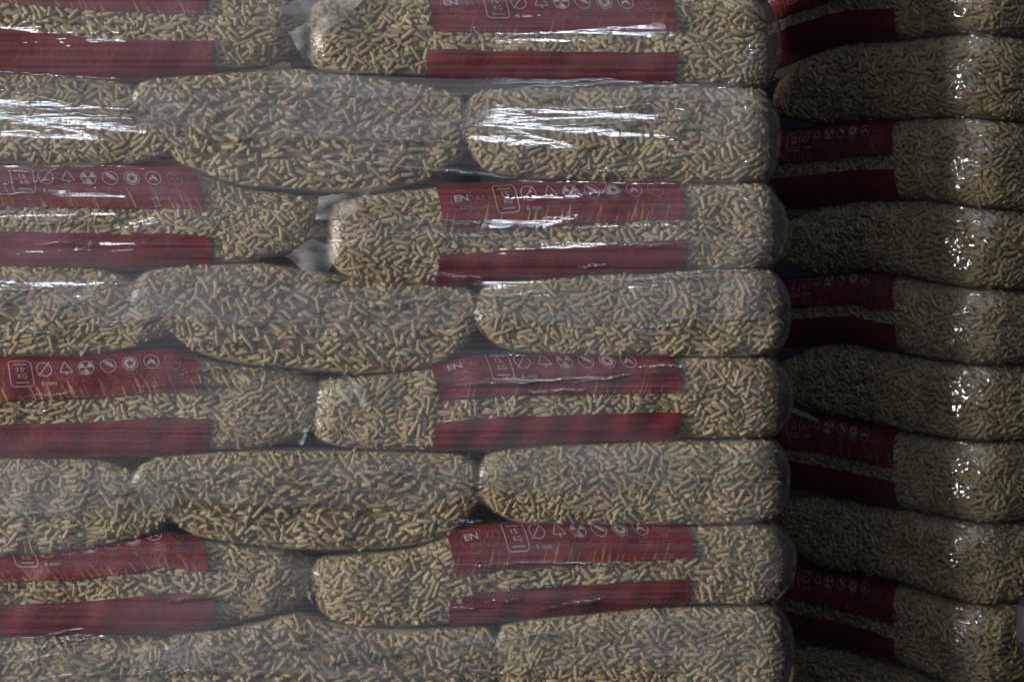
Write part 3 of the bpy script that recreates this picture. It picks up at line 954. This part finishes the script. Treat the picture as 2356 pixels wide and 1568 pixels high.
# ------------------------------------------------------------------ stretch film round both loads
BX = [-420, 0, 300, 600, 900, 1200, 1500, 1850]
BN = [[-15] * 8,
      [165, 170, 190, 165, 180, 190, 196, 205], [378, 382, 383, 432, 438, 415, 422, 424], [612, 612, 616, 604, 655, 641, 625, 619],
      [826, 822, 812, 842, 858, 818, 820, 822], [1052, 1050, 1050, 1032, 1033, 1022, 1010, 1008], [1290, 1280, 1244, 1256, 1263, 1206, 1207, 1204],
      [1472, 1458, 1452, 1424, 1440, 1418, 1390, 1388], [1640] * 8]
RE = [1787, 1786, 1803, 1810, 1815, 1808, 1822, 1818]
def near_wrap():
    xs_b = np.array([PX(v, 0.01) for v in BX])
    NZ, NF, NB = 330, 200, 46
    zs = np.linspace(PZ(1600), PZ(-30), NZ)
    V = np.zeros((NF + NB, NZ, 3))
    bz = [np.array([PZ(v, 0.01) for v in row]) for row in BN]
    def q_of(x, z):
        B = np.array([np.interp(x, xs_b, r) for r in bz])           # descending z
        k = int(np.clip(np.searchsorted(-B, -z) - 1, 0, 7))
        t = (z - (B[k] + B[k + 1]) / 2) / ((B[k] - B[k + 1]) / 2)
        return k, float(np.clip(abs(t), 0, 1)), t
    CR = [.002, .009, .008, .001, .001, .001, .001, .003, .002]      # how deep the film is drawn in between two layers
    def dip(x, z):
        k, q, t = q_of(x, z)
        return (CR[k] if t > 0 else CR[k + 1]) * q ** (3.4 if k == 1 else 1.12)
    rc = 0.050
    for j, z in enumerate(zs):
        k, q, _ = q_of(PX(1800), z)
        bl = q ** 3
        kk, _, t = q_of(PX(1800), z)
        # silhouette of the end: bulges at every bag, drawn in between them
        other = min(7, kk + 1) if t < 0 else max(0, kk - 1)
        e0 = RE[kk]; e1 = (RE[kk] + RE[other]) / 2 - 44
        xr = PX(e0 * (1 - q ** 2.6) + e1 * q ** 2.6, YR) + 0.003
        xa = np.linspace(PX(-430), xr - rc, NF - 26)
        arc = np.linspace(0, math.pi / 2, 27)[1:]
        x = np.concatenate([xa, xr - rc + rc * np.sin(arc)])
        y = np.concatenate([np.zeros_like(xa), rc - rc * np.cos(arc)])
        for i in range(NF):
            V[i, j] = (x[i], y[i] - 0.0105 + dip(x[i], z) * (1 if i < NF - 26 else 0.6), z)
        yb = np.linspace(rc, 0.36, NB + 1)[1:]
        for i in range(NB):
            V[NF + i, j] = (xr, yb[i], z)
    ripple = 0.0012 * np.sin(V[..., 0] * 11 + 2 * np.sin(V[..., 2] * 23)) * np.cos(V[..., 2] * 60)
    V[..., 1] -= np.abs(ripple)
    root = bpy.data.objects.new("stretch_film", None); root.location = (0, 0, float(zs[0])); COL.objects.link(root)
    W = V.copy(); W[..., 2] -= zs[0]
    me = mesh_from("film_sheet", W.reshape(-1, 3), grid_faces(NF + NB, NZ), [M_WRAP])
    link("film_sheet", me, root)
    root["label"] = "clear stretch film with white glare streaks wrapped tightly round the near load"
    root["category"] = "stretch film"
    # rolled edges and tension folds of the film, fine ridges running along it
    rw = np.random.default_rng(5)
    wrinkles = []
    for _ in range(64):
        a0, b0 = rw.uniform(-10, 1650), rw.uniform(180, 1560)
        ln = rw.uniform(40, 230); sl = rw.normal(-0.03, 0.05)
        wrinkles.append(((a0, b0), (min(a0 + ln, 1740), b0 + sl * ln)))
    for (a, b_), (c, d) in wrinkles + [((760, 372), (1190, 411)), ((985, 632), (1110, 642)), ((830, 1072), (1100, 1112)), ((1050, 1484), (1270, 1450)),
                            ((-20, 1482), (212, 1440)), ((-20, 1508), (190, 1466)), ((-20, 1530), (160, 1498)), ((-20, 397), (158, 390)),
                            ((-20, 430), (160, 411)), ((1240, 1400), (1390, 1372)), ((1090, 262), (1500, 246)), ((-20, 205), (330, 268)),
                            ((-20, 240), (345, 283)), ((1180, 300), (1520, 278)), ((1060, 690), (1260, 672)), ((-20, 672), (150, 660)),
                            ((1010, 890), (1380, 868)), ((300, 890), (640, 880)), ((1130, 196), (1420, 184)), ((1200, 204), (1480, 190)), ((-20, 1190), (110, 1176)), ((1000, 1300), (1350, 1290))]:
        n = 40
        rr = 0.0014
        P = []
        for i in range(n):
            f = i / (n - 1)
            X, Z = PX(a + (c - a) * f), PZ(b_ + (d - b_) * f)
            Y = -0.0106 + dip(X, Z) - 0.0012
            Z += 0.0010 * math.sin(f * 11 + a) + 0.0006 * math.sin(f * 37 + c)
            r_ = rr * (0.25 + 0.75 * math.sin(math.pi * f) ** .5)
            for m in range(7):
                g_ = math.pi * m / 6
                P.append((X, Y - 0.75 * r_ * math.sin(g_) ** 2, Z - zs[0] + 2.4 * r_ * math.cos(g_)))
        link("film_ridge", mesh_from("film_ridge", P, grid_faces(n, 7), [M_RIDGE]), root)
    # loose tail of film standing off the right end
    tl = []
    pts = [(1816, 938), (1840, 950), (1862, 957), (1880, 968)]
    for i, (a, b_) in enumerate(pts):
        for s_ in (-1, 1):
            tl.append((PX(a, 0.1), 0.1 + 0.004 * s_ * (1 if i % 2 else -1), PZ(b_ + s_ * (7 - 1.2 * i), 0.1) - zs[0]))
    me = mesh_from("loose_tail", tl, [(2 * i, 2 * i + 1, 2 * i + 3, 2 * i + 2) for i in range(3)], [M_FLAP])
    link("loose_tail", me, root)
    return root
near_wrap()

def far_wrap():
    NZ, NU = 300, 170
    rc = 0.055
    edges = [far_edge(k) for k in range(11)]
    xa = np.linspace(-0.66, -rc, 90); arc = np.linspace(0, math.pi / 2, 31)[1:]; yb = np.linspace(rc, 0.42, 51)[1:]
    px_ = np.concatenate([xa, -rc + rc * np.sin(arc), np.zeros(50)])
    py_ = np.concatenate([np.zeros(90), rc - rc * np.cos(arc), yb])
    nx_ = np.concatenate([np.zeros(90), np.sin(arc), np.ones(50)]); ny_ = np.concatenate([-np.ones(90), -np.cos(arc), np.zeros(50)])
    B = np.array([[float(e(x)) for e in edges] for x in px_])
    zt, zb = B[:, 0], B[:, -1]
    V = np.zeros((NU, NZ, 3))
    w = np.linspace(0, 10, NZ)
    for i in range(NU):
        z = np.interp(w, np.arange(11), B[i])
        q = np.abs((w % 1.0) * 2 - 1)
        off = 0.0065 - 0.015 * q ** 3.2
        off = off + 0.0015 * np.sin(z * 70 + i * .35) * np.sin(i * .5 + z * 31) * (0.3 + nx_[i])
        V[i] = np.stack([px_[i] + nx_[i] * off, py_[i] + ny_[i] * off, z], 1)
    root = bpy.data.objects.new("stretch_film", None); root.matrix_world = MF @ Matrix.Translation((0, 0, float(zb.min()))); COL.objects.link(root)
    V[..., 2] -= zb.min()
    link("film_sheet", mesh_from("film_sheet", V[::-1].reshape(-1, 3), grid_faces(NU, NZ), [M_WRAP2]), root)
    root["label"] = "glinting stretch film wrapped round the darker far load, sparkling at its corner"
    root["category"] = "stretch film"
far_wrap()

# ------------------------------------------------------------------ small things
b = near[-5]
o = link("loose_pellet", pellets_mesh("loose_pellet", np.array([[0, 0, 0.0]]), np.array([[0.1, -1.0, 0.1]]) / 1.01, np.array([0.008]), np.array([0.0037])))
o.location = (PX(1057), -0.001, PZ(1381))
o["label"] = "single loose pellet seen end on, caught on the lowest right red band"
o["category"] = "pellet"

def packet():
    root = bpy.data.objects.new("packet", None); COL.objects.link(root)
    D = 1.93
    k = D / (2356 * 50 / 36)
    root.location = ((2394 - 1178) * k, D - DIST, (784 - 1478) * k)
    root.rotation_euler = (0, 0, math.radians(10))
    root["label"] = "blue and white packet just entering the frame at the lower right edge"
    root["category"] = "packet"
    def box(name, z0, z1, mat, w, d):
        V, nseg = [], 24
        for z, sh in ((z0, .9), (z0 + .003, 1), (z1 - .003, 1), (z1, .9)):
            for i in range(nseg):
                a = 2 * math.pi * i / nseg
                c, s = math.cos(a), math.sin(a)
                V.append((w * sh * math.copysign(abs(c) ** .45, c), d * sh * math.copysign(abs(s) ** .45, s), z))
        F = []
        for r in range(3):
            for i in range(nseg):
                j = (i + 1) % nseg
                F.append((r * nseg + i, r * nseg + j, (r + 1) * nseg + j, (r + 1) * nseg + i))
        F.append(tuple(range(nseg))[::-1]); F.append(tuple(3 * nseg + i for i in range(nseg)))
        link(name, mesh_from(name, V, F, [mat]), root)
    box("wrapper", 0.0, 0.052, M_WHITE, .030, .018)
    box("blue_end", 0.052, 0.060, M_BLUE, .027, .016)
    box("blue_end", -0.012, 0.0, M_BLUE, .027, .016)
packet()
